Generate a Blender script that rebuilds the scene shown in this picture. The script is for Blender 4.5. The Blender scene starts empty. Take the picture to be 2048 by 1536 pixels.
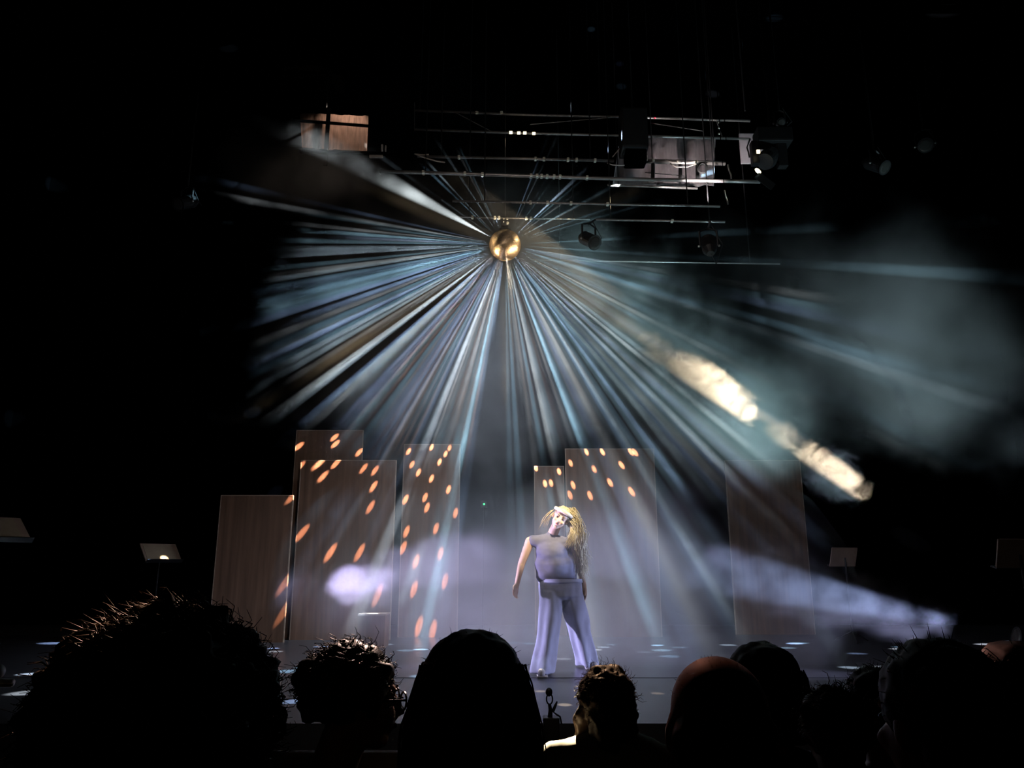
import bpy, bmesh, math, random
import numpy as np
from mathutils import Vector, Matrix, noise as mnoise

S = bpy.context.scene
C = S.collection
random.seed(11)
PI = math.pi
V = Vector

# ------------------------------------------------------------------ camera, world, exposure
F, PITCH, ZC = 1490.0, math.radians(13.5), 1.02
cam = bpy.data.cameras.new('camera')
co = bpy.data.objects.new('camera', cam); C.objects.link(co)
cam.sensor_width = 36; cam.lens = F / 2048 * 36; cam.clip_start = .05
co.location = (0, 0, ZC); co.rotation_euler = (PI / 2 + PITCH, 0, 0)
S.camera = co
W = bpy.data.worlds.new('dark_house'); S.world = W; W.use_nodes = True
W.node_tree.nodes['Background'].inputs[0].default_value = (0, 0, 0, 1)
W.node_tree.nodes['Background'].inputs[1].default_value = 0
S.view_settings.view_transform = 'Standard'; S.view_settings.look = 'None'
S.view_settings.exposure = 0; S.view_settings.gamma = 1
S.cycles.volume_bounces = 0
S.cycles.adaptive_threshold = .06; S.cycles.adaptive_min_samples = 24
S.cycles.max_bounces = 3; S.cycles.diffuse_bounces = 1; S.cycles.glossy_bounces = 2; S.cycles.transparent_max_bounces = 48


def P(px, py, d):
    """pixel of the 2048x1536 frame -> point at world depth d"""
    u = (px - 1024) / F; v = (768 - py) / F
    y = math.cos(PITCH) - v * math.sin(PITCH); z = math.sin(PITCH) + v * math.cos(PITCH)
    s = d / y
    return V((u * s, d, ZC + z * s))


BALL = P(1010, 490, 9.25)
BALL_R = .21
FACET_POWER = 21000


def light(name, kind, loc, power, col, aim=None, ang=None, blend=.1, size=.02, fall=None):
    l = bpy.data.lights.new(name, kind); l.energy = power; l.color = col; l.shadow_soft_size = size
    if fall:                                    # tightly focused optics: the beam thins out slower than a bare bulb
        l.use_nodes = True; nt = l.node_tree; lf = nt.nodes.new('ShaderNodeLightFalloff'); lf.inputs[0].default_value = 1
        nt.links.new(lf.outputs[fall], nt.nodes['Emission'].inputs['Strength'])
    o = bpy.data.objects.new(name, l); C.objects.link(o); o.location = loc
    if aim is not None:
        o.rotation_euler = (V(aim) - V(loc)).to_track_quat('-Z', 'Y').to_euler()
    if ang:
        l.spot_size = math.radians(ang); l.spot_blend = blend
    return o


# ------------------------------------------------------------------ stage lights and added fill lamps
RIGHT_LAMP = P(2020, 1273, 7.0)
LEFT_LAMP = P(392, 1204, 7.5)
FOLLOW_LAMP = P(2290, 1386, 6.3)
light('right_side_beam', 'SPOT', RIGHT_LAMP, 900, (.44, .56, 1), P(1100, 1062, 7.6), 12.5, .45, .03, 'Linear')
light('left_side_beam', 'SPOT', LEFT_LAMP, 1000, (.62, .54, 1), P(1110, 1086, 7.6), 14.5, .5, .03, 'Linear')
light('mirror_ball_follow_beam', 'SPOT', FOLLOW_LAMP, 30000, (1, .80, .54), P(1017, 470, 9.25), 4.9, .25, .02)
light('right_haze_fill', 'SPOT', RIGHT_LAMP + V((.06, 0, .02)), 2200, (.56, .60, 1), P(1080, 1290, 8.2), 38, 1, .08)  # added wide spot for the beam's spill through the low haze
light('left_haze_fill', 'SPOT', LEFT_LAMP + V((-.12, 0, .1)), 1700, (.66, .60, 1), P(1120, 1250, 8.2), 36, 1, .08)  # second added spill spot, veiling the dancer from the left
light('front_fill', 'SPOT', (0, 3.3, 5.2), 170, (1, .88, .8), (.2, 10.6, 1.2), 124, 1, .25)  # added unseen lamp, lifts the flats and music stands a little
for (dx, dy, dz, pw) in ((-4.3, -1.0, -3.5, 6500), (4.3, -1.0, -3.5, 9000), (-4.5, -1.4, 1.4, 2500), (4.5, -1.4, 1.4, 2500), (0, 2.55, -2.4, 1600)):
    light('ball_highlight_fill', 'SPOT', BALL + V((dx, dy, dz)), pw, (1, .76, .46), BALL, 4.6 if dy > 0 else 2.8, .3, .05)  # added lamps without fixtures, placed to put highlights on the ball
light('dancer_key', 'SPOT', (1.5, 4.2, 5.2), 3800, (1, .84, .56), P(1100, 1064, 7.6), 8, 1, .06)
light('cloud_fill', 'SPOT', P(2350, 1200, 7.6), 1100, (.50, .74, .82), P(1680, 640, 9.3), 54, .9, .2)  # added unseen spot that brightens the upper right smoke
light('plume_glow_fill', 'SPOT', FOLLOW_LAMP, 9500, (.48, .80, .86), P(1400, 740, 8.9), 24, 1, .1)  # added teal spot for the scattered glow around the plumes
light("ball_haze_fill", "SPOT", BALL + V((0, -.05, -.3)), 78, (.70, .82, 1), BALL + V((-.05, .05, -1.2)), 104, 1, .2, 'Constant')  # added wide lamp filling the haze between the ball's beams
light('grey_curtain_fill', 'SPOT', P(1414, 396, 8.72), 120, (1, .9, .88), P(1385, 318, 9.5), 84, .5, .03)  # added bare spot lighting the grey curtain and nearby bars
light('brown_curtain_fill', 'SPOT', P(690, 176, 9.25), 26, (1, .80, .66), P(684, 272, 9.7), 96, .4, .03)  # added bare spot above the brown curtain, no housing


def facet_beam(d, col, size=1.0, wide=0.0):
    """one reflection leaving the mirror ball along d: a narrow beam starting just outside its shell"""
    d = V(d).normalized(); g = max(col)
    ang = 2 * wide if wide else 1.75 * size
    o = light('mirror_ball_reflection', 'SPOT', BALL + d * (BALL_R + .012), FACET_POWER * g, tuple(c / g for c in col), ang=ang * 1.15, blend=.8, size=.003)
    o.rotation_euler = d.to_track_quat('-Z', 'Y').to_euler()
    nt = o.data; nt.use_nodes = True; nt = nt.node_tree
    lf = nt.nodes.new('ShaderNodeLightFalloff'); lf.inputs[0].default_value = 1
    nt.links.new(lf.outputs['Linear'], nt.nodes['Emission'].inputs['Strength'])


# ------------------------------------------------------------------ materials
def mat(name, col, rough=.7, metal=0.0, emit=None, noise=None, spec=None, bump=0.0):
    m = bpy.data.materials.new(name); m.use_nodes = True
    nt = m.node_tree; b = nt.nodes['Principled BSDF']
    b.inputs['Base Color'].default_value = (*col, 1); b.inputs['Roughness'].default_value = rough
    b.inputs['Metallic'].default_value = metal
    if spec is not None: b.inputs['Specular IOR Level'].default_value = spec
    if emit:
        b.inputs['Emission Color'].default_value = (*emit[0], 1); b.inputs['Emission Strength'].default_value = emit[1]
    if noise:                                   # (scale xyz, dark factor, detail)
        sc, dk, det = noise
        tc = nt.nodes.new('ShaderNodeTexCoord'); mp = nt.nodes.new('ShaderNodeMapping'); mp.inputs['Scale'].default_value = sc
        nz = nt.nodes.new('ShaderNodeTexNoise'); nz.inputs['Scale'].default_value = 1; nz.inputs['Detail'].default_value = det
        rp = nt.nodes.new('ShaderNodeMapRange'); rp.inputs[1].default_value = .3; rp.inputs[2].default_value = .7
        mx = nt.nodes.new('ShaderNodeMix'); mx.data_type = 'RGBA'
        mx.inputs[6].default_value = (*[c * dk for c in col], 1); mx.inputs[7].default_value = (*col, 1)
        nt.links.new(tc.outputs['Object'], mp.inputs[0]); nt.links.new(mp.outputs[0], nz.inputs[0])
        nt.links.new(nz.outputs[0], rp.inputs[0]); nt.links.new(rp.outputs[0], mx.inputs[0])
        nt.links.new(mx.outputs[2], b.inputs['Base Color'])
        if bump:
            bp = nt.nodes.new('ShaderNodeBump'); bp.inputs['Strength'].default_value = bump; bp.inputs['Distance'].default_value = .02
            nt.links.new(nz.outputs[0], bp.inputs['Height']); nt.links.new(bp.outputs[0], b.inputs['Normal'])
    return m


M = dict(
    wood=mat('plywood', (.21, .115, .072), .55, noise=((16, 16, .9), .55, 4)),
    wood_edge=mat('plywood_edge', (.42, .30, .22), .6, noise=((3, 3, 20), .7, 2)),
    batten=mat('pine_batten', (.30, .2, .12), .7, noise=((12, 12, 2), .7, 3)),
    floor=mat('stage_floor', (.055, .055, .06), .36, noise=((2.5, 2.5, 2.5), .75, 4)),
    mat_floor=mat('dance_vinyl', (.055, .053, .06), .3, noise=((1.5, 1.5, 1.5), .8, 4)),
    black=mat('black_drape', (.0003, .0003, .00035), .95, noise=((6, .6, .3), .6, 2), spec=0),
    house=mat('house_floor', (.012, .011, .011), .9, noise=((5, 5, 5), .7, 3), spec=.1),
    metal_black=mat('black_metal', (.02, .02, .021), .45, .3, noise=((20, 20, 20), .7, 2)),
    pipe=mat('rig_pipe', (.34, .32, .31), .38, .7, noise=((9, 9, 9), .75, 3)),
    steel=mat('steel', (.6, .58, .55), .28, .9, noise=((15, 15, 15), .8, 2)),
    curtain=mat('grey_curtain', (.24, .205, .21), .9, noise=((30, 30, 5), .7, 4)),
    curtain_brown=mat('brown_curtain', (.42, .255, .19), .9, noise=((40, 40, 4), .55, 4)),
    border=mat('pale_panel', (.36, .33, .36), .85, noise=((8, 8, 8), .85, 2)),
    lens=mat('lens_glass', (.06, .06, .055), .15, .2, noise=((30, 30, 30), .9, 1)),
    lampface=mat('lit_lens', (.9, .85, .7), .2, emit=((1, .82, .5), 2.2), noise=((30, 30, 30), .9, 1)),
    socket=mat('pale_socket', (.85, .8, .68), .3, .2, noise=((40, 40, 40), .9, 1)),
    cable=mat('pale_cable', (.55, .48, .43), .5, noise=((60, 60, 60), .85, 1)),
    cable_black=mat('black_cable', (.015, .015, .015), .6, noise=((60, 60, 60), .8, 1)),
    paper=mat('paper', (.30, .24, .16), .7, noise=((14, 14, 14), .88, 3)),
    desk=mat('music_desk', (.3, .21, .16), .5, noise=((8, 8, 8), .8, 2)),
    skin=mat('skin', (.62, .40, .27), .5, noise=((14, 14, 14), .92, 3)),
    skin_aud=mat('audience_skin', (.42, .25, .17), .55, noise=((16, 16, 16), .88, 3)),
    blonde=mat('blonde_hair', (.52, .41, .21), .5, noise=((40, 40, 6), .6, 3)),
    dark_hair=mat('dark_hair', (.016, .011, .009), .55, noise=((40, 40, 10), .6, 3)),
    brown_hair=mat('brown_hair', (.075, .042, .024), .55, noise=((40, 40, 10), .6, 3)),
    red_hair=mat('auburn_hair', (.10, .035, .018), .55, noise=((40, 40, 10), .6, 3)),
    top=mat('slate_top', (.13, .127, .18), .85, noise=((9, 9, 9), .8, 4)),
    trousers=mat('pale_blue_trousers', (.46, .48, .62), .85, noise=((12, 12, 5), .78, 4)),
    headband=mat('beige_headband', (.62, .50, .35), .8, noise=((20, 20, 20), .8, 2)),
    shoe=mat('pale_shoe', (.5, .48, .5), .6, noise=((20, 20, 20), .8, 2)),
    eye=mat('eye', (.05, .04, .035), .25, noise=((90, 90, 90), .6, 1)),
    lips=mat('lips', (.4, .13, .1), .45, noise=((90, 90, 90), .8, 1)),
    cloth=mat('dark_cloth', (.014, .014, .017), .9, noise=((12, 12, 12), .6, 3), spec=.1),
    cloth_brown=mat('dark_brown_cloth', (.03, .019, .012), .9, noise=((12, 12, 12), .6, 3), spec=.1),
    cloth_white=mat('white_cloth', (.75, .68, .55), .85, noise=((18, 18, 18), .75, 3)),
    bench=mat('bench_upholstery', (.02, .015, .013), .9, noise=((15, 15, 15), .7, 2), spec=.1),
    bench_wood=mat('bench_wood', (.05, .032, .022), .6, noise=((4, 20, 20), .7, 3)),
    frame=mat('glasses_frame', (.01, .01, .01), .3, noise=((90, 90, 90), .8, 1)),
    rail=mat('grey_rail', (.5, .5, .5), .45, .3, noise=((20, 20, 20), .8, 2)),
    led=mat('green_led', (.02, .3, .1), .3, emit=((.08, 1, .32), 2.2), noise=((90, 90, 90), .9, 1)),
    redled=mat('red_led', (.3, .02, .04), .3, emit=((1, .05, .12), 1.0), noise=((90, 90, 90), .9, 1)),
)


# ------------------------------------------------------------------ object helpers
ORG = {}


def setp(o, label=None, cat=None, group=None, kind=None):
    if label: o['label'] = label
    if cat: o['category'] = cat
    if group: o['group'] = group
    if kind: o['kind'] = kind
    return o


def thing(name, label, cat, loc, group=None):
    o = bpy.data.objects.new(name, None); C.objects.link(o); o.location = loc; o.empty_display_size = .1
    ORG[o.name] = V(loc)
    return setp(o, label, cat, group)


def mk(name, bm, m, parent=None, org=None, smooth=False, label=None):
    """world-space bmesh (or mesh) -> one mesh object, with its origin at its parent's (or at org)"""
    if isinstance(bm, bmesh.types.BMesh):
        bmesh.ops.recalc_face_normals(bm, faces=bm.faces)
        me = bpy.data.meshes.new(name); bm.to_mesh(me); bm.free()
    else:
        me = bm
    o = bpy.data.objects.new(name, me); C.objects.link(o)
    base = V((0, 0, 0))
    if parent is not None:
        o.parent = parent; base = ORG[parent.name]
    elif org is not None:
        base = V(org); o.location = base
    me.transform(Matrix.Translation(-base))
    ORG[o.name] = base
    if parent is not None: o.location = (0, 0, 0)
    me.materials.append(m)
    if smooth:
        for p in me.polygons: p.use_smooth = True
    if label: o['label'] = label
    return o


def B():
    return bmesh.new()


def box(bm, lo, hi, bev=0.0):
    r = bmesh.ops.create_cube(bm, size=1)
    for v in r['verts']:
        for i in range(3): v.co[i] = lo[i] if v.co[i] < 0 else hi[i]
    if bev:
        es = list({e for v in r['verts'] for e in v.link_edges})
        bmesh.ops.bevel(bm, geom=es, offset=bev, segments=2, affect='EDGES', profile=.7)
    return bm


def obox(bm, c, ax, ay, az, half):
    """oriented box"""
    r = bmesh.ops.create_cube(bm, size=2)
    for v in r['verts']:
        v.co = V(c) + ax * v.co.x * half[0] + ay * v.co.y * half[1] + az * v.co.z * half[2]
    return bm


def frame_of(d):
    d = d.normalized()
    a = V((0, 0, 1)) if abs(d.z) < .9 else V((1, 0, 0))
    x = d.cross(a).normalized(); y = d.cross(x).normalized()
    return x, y


def tube(bm, pts, rad, seg=10, caps=True):
    pts = [V(p) for p in pts]; n = len(pts)
    rs = rad if isinstance(rad, (list, tuple)) else [rad] * n
    rings = []; x = None
    for i, p in enumerate(pts):
        d = (pts[min(i + 1, n - 1)] - pts[max(i - 1, 0)])
        if d.length < 1e-9: d = V((0, 0, 1))
        d.normalize()
        if x is None: x, _ = frame_of(d)
        x = (x - d * x.dot(d)).normalized(); y = d.cross(x)
        rings.append([bm.verts.new(p + (x * math.cos(2 * PI * k / seg) + y * math.sin(2 * PI * k / seg)) * rs[i]) for k in range(seg)])
    for a, b in zip(rings, rings[1:]):
        for k in range(seg): bm.faces.new((a[k], a[(k + 1) % seg], b[(k + 1) % seg], b[k]))
    if caps:
        bm.faces.new(list(reversed(rings[0]))); bm.faces.new(rings[-1])
    return bm


def ell(bm, c, r, ax=None, sub=3):
    rr = bmesh.ops.create_icosphere(bm, subdivisions=sub, radius=1)
    X, Y, Z = ax if ax else (V((1, 0, 0)), V((0, 1, 0)), V((0, 0, 1)))
    r = (r, r, r) if not isinstance(r, (tuple, list)) else r
    for v in rr['verts']:
        q = v.co.copy(); v.co = V(c) + X * q.x * r[0] + Y * q.y * r[1] + Z * q.z * r[2]
    return bm


def capsule(bm, a, b, ra, rb):
    """rounded cone between two balls, as one closed hull"""
    a, b = V(a), V(b); d = b - a
    if d.length < 1e-6: return ell(bm, a, ra, sub=2)
    d.normalize(); x, y = frame_of(d); rings = []
    prof = []
    for k in range(1, 5):
        t = -PI / 2 + k * PI / 8; prof.append((a + d * math.sin(t) * ra, math.cos(t) * ra))
    for k in range(0, 4):
        t = k * PI / 8; prof.append((b + d * math.sin(t) * rb, math.cos(t) * rb))
    seg = 14
    s0 = bm.verts.new(a - d * ra); s1 = bm.verts.new(b + d * rb)
    for p, r in prof:
        rings.append([bm.verts.new(p + (x * math.cos(2 * PI * k / seg) + y * math.sin(2 * PI * k / seg)) * max(r, 1e-4)) for k in range(seg)])
    for r0, r1 in zip(rings, rings[1:]):
        for k in range(seg): bm.faces.new((r0[k], r0[(k + 1) % seg], r1[(k + 1) % seg], r1[k]))
    for k in range(seg):
        bm.faces.new((s0, rings[0][(k + 1) % seg], rings[0][k])); bm.faces.new((s1, rings[-1][k], rings[-1][(k + 1) % seg]))
    return bm


def organic(shapes, voxel, it=6, wob=None):
    """one continuous skin over a set of overlapping shapes; wob = (amplitude, scale) adds folds"""
    bm = B()
    for s in shapes:
        if s[0] == 'c': capsule(bm, *s[1:])
        else: ell(bm, *s[1:])
    bmesh.ops.recalc_face_normals(bm, faces=bm.faces)
    me = bpy.data.meshes.new('grow'); bm.to_mesh(me); bm.free()
    o = bpy.data.objects.new('grow', me); C.objects.link(o)
    r = o.modifiers.new('r', 'REMESH'); r.mode = 'VOXEL'; r.voxel_size = voxel
    s = o.modifiers.new('s', 'SMOOTH'); s.factor = .5; s.iterations = it
    dg = bpy.context.evaluated_depsgraph_get()
    out = bpy.data.meshes.new_from_object(o.evaluated_get(dg))
    bpy.data.objects.remove(o); bpy.data.meshes.remove(me)
    if wob:
        nrm = [v.normal.copy() for v in out.vertices]
        for v, n in zip(out.vertices, nrm):
            f = wob[0] * mnoise.noise(V((v.co.x * wob[1][0], v.co.y * wob[1][1], v.co.z * wob[1][2])))
            f += wob[0] * .5 * mnoise.noise(V((v.co.x * wob[1][0] * 2.3 + 7, v.co.y * wob[1][1] * 2.3, v.co.z * wob[1][2] * 2.3)))
            v.co += n * f
    for p in out.polygons: p.use_smooth = True
    return out


def add_strands(me, strands):
    """append thin tapering strands to a mesh; strand = (points, root radius)"""
    bm = B(); bm.from_mesh(me)
    for pts, r in strands:
        n = len(pts)
        tube(bm, pts, [r * (1 - .8 * i / (n - 1)) for i in range(n)], 4, True)
    bm.to_mesh(me); bm.free()
    for p in me.polygons: p.use_smooth = True
    return me


# ------------------------------------------------------------------ the setting
def struct(name, bm, m, label=None):
    return setp(mk(name, bm, m), label=label, kind='structure')


STAGE_Y = 5.25
struct('floor', box(B(), (-9, STAGE_Y, -.95), (9, 14, 0)), M['floor'])
struct('floor.001', box(B(), (-7, 7.22, 0), (7, 12.4, .004)), M['mat_floor'])
struct('floor.002', box(B(), (-6, -1.5, -1.05), (6, STAGE_Y, -.75)), M['house'])
ROW = {'a': (1.30, -.38), 'b': (2.0, -.45), 'c': (2.72, -.56), 'd': (3.5, -.66)}
steps = B()
yb = [(-1.5, .98, -.30)] + [(y - .30, y + .40, z) for y, z in ROW.values()]
for (y0, y1, z) in yb:
    box(steps, (-6, y0, -.75), (6, y1, z))
struct('floor.003', steps, M['house'])
struct('wall_back', box(B(), (-9, 13.2, -.1), (9, 13.35, 9.2)), M['black'])
struct('wall_left', box(B(), (-9.1, -1.5, -1), (-9, 13.2, 9.2)), M['black'])
struct('wall_right', box(B(), (9, -1.5, -1), (9.1, 13.2, 9.2)), M['black'])
struct('ceiling', box(B(), (-9, -1.5, 9.0), (9, 13.2, 9.15)), M['black'])


# ------------------------------------------------------------------ wooden flats
def flat(x0, x1, top, d, label, th=.035):
    a = P(x0, top, d); b = P(x1, top, d); z = (a.z + b.z) / 2
    t = thing('wooden_flat', label, 'stage flat', ((a.x + b.x) / 2, d, .004), 'tall wooden flats standing across the stage')
    e = .012
    mk('panel', box(B(), (a.x + e, d, .004), (b.x - e, d + th, z - e)), M['wood'], t)
    for s0, s1 in ((a.x, a.x + e), (b.x - e, b.x)):
        mk('edge_strip', box(B(), (s0, d - .002, .004), (s1, d + th, z)), M['wood_edge'], t, label='pale raw side edge')
    mk('edge_strip', box(B(), (a.x + e, d - .002, z - e), (b.x - e, d + th, z)), M['wood_edge'], t, label='pale raw top edge')
    fr = B(); w = .05
    box(fr, (a.x + .02, d + th, .01), (a.x + .02 + w, d + th + w, z - .02))
    box(fr, (b.x - .02 - w, d + th, .01), (b.x - .02, d + th + w, z - .02))
    for zz in (.01, z * .5, z - .08): box(fr, (a.x + .02 + w, d + th, zz), (b.x - .02 - w, d + th + w, zz + w))
    mk('rear_frame', fr, M['batten'], t)
    return t


flat(442, 587, 990, 10.3, 'short wooden flat at the far left end of the row, dim and without light spots')
flat(593, 727, 860, 10.85, 'tallest wooden flat, standing half behind the wide flat with long orange light streaks')
flat(602, 793, 920, 10.62, 'wide wooden flat with long slanted orange light streaks, in front of the tallest flat')
flat(808, 921, 888, 11.0, 'narrow wooden flat covered in many small orange light spots, left of the dancer')
flat(1068, 1128, 932, 11.3, 'narrowest wooden flat, its top showing just above the dancer head')
flat(1130, 1308, 897, 11.05, 'wide wooden flat right behind the dancer with reddish light spots near its top')
flat(1449, 1600, 920, 11.4, 'faint wooden flat deep in the haze at the right end of the row')

# small plinth in front of the flats
a = P(716, 1228, 9.6); b = P(772, 1228, 9.6)
t = thing('wooden_plinth', 'low wooden plinth standing on the floor in front of the wide streaked flat', 'plinth', ((a.x + b.x) / 2, 9.75, .004))
mk('body', box(B(), (a.x + .01, 9.6, .004), (b.x - .01, 9.93, a.z - .02)), M['wood'], t)
mk('top', box(B(), (a.x, 9.59, a.z - .02), (b.x, 9.94, a.z)), M['wood_edge'], t)

# ------------------------------------------------------------------ mirror ball
t = thing('mirror_ball', 'glowing mirror ball hanging over the stage, throwing light beams all around', 'mirror ball', BALL)
NR = 110
tiles = []
for i in range(5, NR - 5):
    t0 = PI * i / NR; t1 = PI * (i + 1) / NR; tm = (t0 + t1) / 2
    n = max(3, int(round(2 * NR * math.sin(tm))))
    for k in range(n):
        p0 = 2 * PI * k / n; p1 = 2 * PI * (k + 1) / n; pm = (p0 + p1) / 2
        tiles.append([V((math.sin(tm) * math.cos(pm), math.sin(tm) * math.sin(pm), math.cos(tm))), (t0, t1, p0, p1), None])
beam = facet_beam


# beams fanning through the haze
vd = (BALL - V((0, 0, ZC))).normalized(); cx = V((1, 0, 0)); cz = cx.cross(vd).normalized()
if cz.z < 0: cz = -cz


def fan(phi, psi):
    return (cx * math.cos(phi) + cz * math.sin(phi)) * math.cos(psi) + vd * math.sin(psi)


def hits_flats(d):
    if d.y <= .02: return False
    for yy in (10.3, 10.8, 11.4):
        q = BALL + d * ((yy - BALL.y) / d.y)
        if q.z < 3.05 and -4.7 < q.x < 4.9 and q.z > -.2: return True
    return False


rs = random.Random(5)
tones = [(.40, .74, 1.0), (.45, .80, 1.0), (.62, .82, .95), (.70, .78, .82), (.42, .62, 1.0)]
for n, lo, hi, sp in ((120, 167, 322, 18), (22, 322, 352, 20), (9, 100, 146, 16), (18, 28, 100, 24), (8, -10, 28, 24)):
    for k in range(n):
        d = fan(math.radians(lo + (hi - lo) * (k + rs.random()) / n), math.radians(rs.gauss(2, sp)))
        if hits_flats(d) or d.y < -.42 or abs(d.z) > .985: continue
        c = rs.choice(tones); g = rs.uniform(.3, 1.0) ** 1.3 * (.5 if d.z > .12 or lo in (322, -10) else 1)
        beam(d, tuple(x * g for x in c), rs.uniform(.9, 1.3))
for k in range(72):                                       # denser, fainter fan reaching forward over the stage floor
    d = fan(math.radians(222 + 100 * (k + rs.random()) / 72), math.radians(rs.gauss(-24, 11)))
    if hits_flats(d) or d.y < -.62 or abs(d.z) > .985: continue
    g = rs.uniform(.12, .34)
    beam(d, tuple(x * g for x in rs.choice(tones)), rs.uniform(.9, 1.5))
beam(P(640, 286, 8.5) - BALL, (.33, .37, .38), wide=4.3)
beam(P(975, 390, 9.0) - BALL, (.6, .75, 1), wide=1.7)
beam(P(1090, 415, 9.1) - BALL, (.55, .75, 1), wide=1.4)
# orange spots on the flats
for L_, dd in (
    (((669, 875), (671, 888), (597, 893), (718, 905)), 10.85),
    (((598, 934), (640, 926), (634, 930), (672, 927), (646, 953), (727, 937), (750, 941), (747, 973), (741, 1014), (604, 1066), (661, 1105), (719, 1105), (755, 1190)), 10.62),
    (((588, 990), (575, 1160), (573, 1216)), 10.3),
    (((817, 903), (863, 895), (899, 896), (891, 908), (824, 929), (879, 924), (837, 945), (863, 957), (897, 979), (811, 999), (850, 995), (854, 1015),
      (911, 1026), (813, 1063), (872, 1057), (806, 1096), (832, 1123), (881, 1107), (828, 1178), (890, 1162), (838, 1252), (866, 1260)), 11.0),
    (((1072, 936), (1118, 943), (1090, 967), (1102, 966)), 11.3),
    (((1141, 926), (1173, 904), (1205, 904), (1262, 904), (1270, 905), (1243, 930), (1188, 938), (1146, 970), (1140, 990), (1220, 965), (1180, 991), (1263, 983)), 11.05)):
    for x, y in L_:
        g = rs.uniform(.3, .5)
        beam(P(x, y, dd) - BALL, (g * .8, g * .44, g * .29), .62)
for x, y, d, g in ((1075, 1358, 7.2, .05), (1080, 1383, 6.5, .06), (1130, 1414, 5.9, .06), (1315, 1387, 6.4, .04), (690, 1290, 10.0, .08), (334, 1112, 10.35, .3), (1660, 1112, 10.45, .25)):
    beam(P(x, y, d) - BALL, (g, g * .8, g * .6), .6)
# and on the audience's hair
for x, y, d, c in ((1415, 1329, 1.32, (.0016, .0006, .0004)), (740, 1290, 2.02, (.05, .033, .027)), (1215, 1328, 2.72, (.012, .007, .004)), (260, 1212, 1.4, (.05, .03, .02)), (1140, 1474, 2.72, (.22, .18, .12)), (1974, 1372, 2.0, (.006, .0026, .002))):
    beam(P(x, y, d) - BALL, c, 1.1)
bm = B(); lay = bm.loops.layers.float_color.new('tone')
for d, (t0, t1, p0, p1), _ in tiles:
    e0 = (t1 - t0) * .04; e1 = (p1 - p0) * .04
    tn = rs.uniform(.35, 1.0); tilt = V((rs.gauss(0, 1), rs.gauss(0, 1), rs.gauss(0, 1))) * .0004
    fc = bm.faces.new([bm.verts.new(BALL + tilt * ((j % 2) * 2 - 1) + BALL_R * V((math.sin(tt) * math.cos(pp), math.sin(tt) * math.sin(pp), math.cos(tt)))) for j, (tt, pp) in enumerate(((t0 + e0, p0 + e1), (t1 - e0, p0 + e1), (t1 - e0, p1 - e1), (t0 + e0, p1 - e1)))])
    for l in fc.loops: l[lay] = (tn, tn * rs.uniform(.86, 1), tn * rs.uniform(.7, .95), 1)
m = bpy.data.materials.new('mirror_tiles'); m.use_nodes = True
nt = m.node_tree; nt.nodes.clear(); N = nt.nodes.new; L = nt.links.new
out = N('ShaderNodeOutputMaterial'); gl = N('ShaderNodeBsdfGlossy'); gl.inputs['Roughness'].default_value = .36
at = N('ShaderNodeVertexColor'); at.layer_name = 'tone'
mx = N('ShaderNodeMix'); mx.data_type = 'RGBA'; mx.blend_type = 'MULTIPLY'; mx.inputs[0].default_value = 1; mx.inputs[7].default_value = (1, .78, .56, 1)
L(at.outputs[0], mx.inputs[6]); L(mx.outputs[2], gl.inputs['Color']); L(gl.outputs[0], out.inputs[0])
bm.normal_update()
for f in bm.faces:
    if f.normal.dot(f.calc_center_median() - BALL) < 0: f.normal_flip()
me = bpy.data.meshes.new('tile_shell'); bm.to_mesh(me); bm.free()
mk('tile_shell', me, m, t)
mk('core', ell(B(), BALL, BALL_R * .985, sub=5), M['metal_black'], t, smooth=True)
bm = B(); top = BALL + V((0, 0, BALL_R - .01))
tube(bm, [top, top + V((0, 0, .03))], .075, 20); tube(bm, [top + V((0, 0, .03)), top + V((0, 0, .045))], [.05, .03], 16)
mk('cap', bm, M['metal_black'], t)
bm = B(); mz = top + V((0, 0, .06))
box(bm, mz + V((-.05, -.05, 0)), mz + V((.05, .05, .13)), .012)
mo = mk('motor', bm, M['metal_black'], t)
for dx, dz, r in ((-.018, .1, .012), (-.02, .05, .01), (.03, .1, .018), (.032, .035, .02)):
    mk('bolt', ell(B(), mz + V((dx, -.052, dz)), (r, .012, r * 1.3), sub=2), M['socket'], mo)
tube_bm = tube(B(), [mz + V((0, 0, .13)), V((mz.x, mz.y, 9.0))], .004, 6)
mk('hanging_wire', tube_bm, M['steel'], t)
mk('spindle', tube(B(), [top + V((0, 0, .03)), mz + V((0, 0, .01))], .012, 8), M['steel'], t)


# ------------------------------------------------------------------ rigging
def hang(o, *pts):
    for p in pts:
        mk('hanger', tube(B(), [p, V((p.x, p.y, 9.0))], .005, 6), M['black'], o)
    return o

def bar(pts, r, label, m='pipe', sockets=(), group='lighting bars over the stage', cat='lighting bar', hang=True):
    w = [P(*q) for q in pts]
    t = thing('lighting_bar', label, cat, w[0], group)
    mk('pipe', tube(B(), w, r, 10), M[m], t, smooth=True)
    def on(px):
        for q0, q1 in zip(pts, pts[1:]):
            if q0[0] <= px <= q1[0]:
                f = (px - q0[0]) / (q1[0] - q0[0]); return P(*q0).lerp(P(*q1), f)
        return w[0]
    for px in sockets:
        p = on(px)
        bm = B(); box(bm, p + V((-.016, -r - .02, -.02)), p + V((.016, r + .006, .014)), .004)
        mk('clamp', bm, M['socket'], t, label='pale clamp catching the light')
    if hang:
        for f in (.12, .88):
            p = w[0].lerp(w[-1], f)
            mk('hanger', tube(B(), [p, V((p.x, p.y, 9.0))], .008, 6), M['metal_black'], t)
    return t


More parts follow.
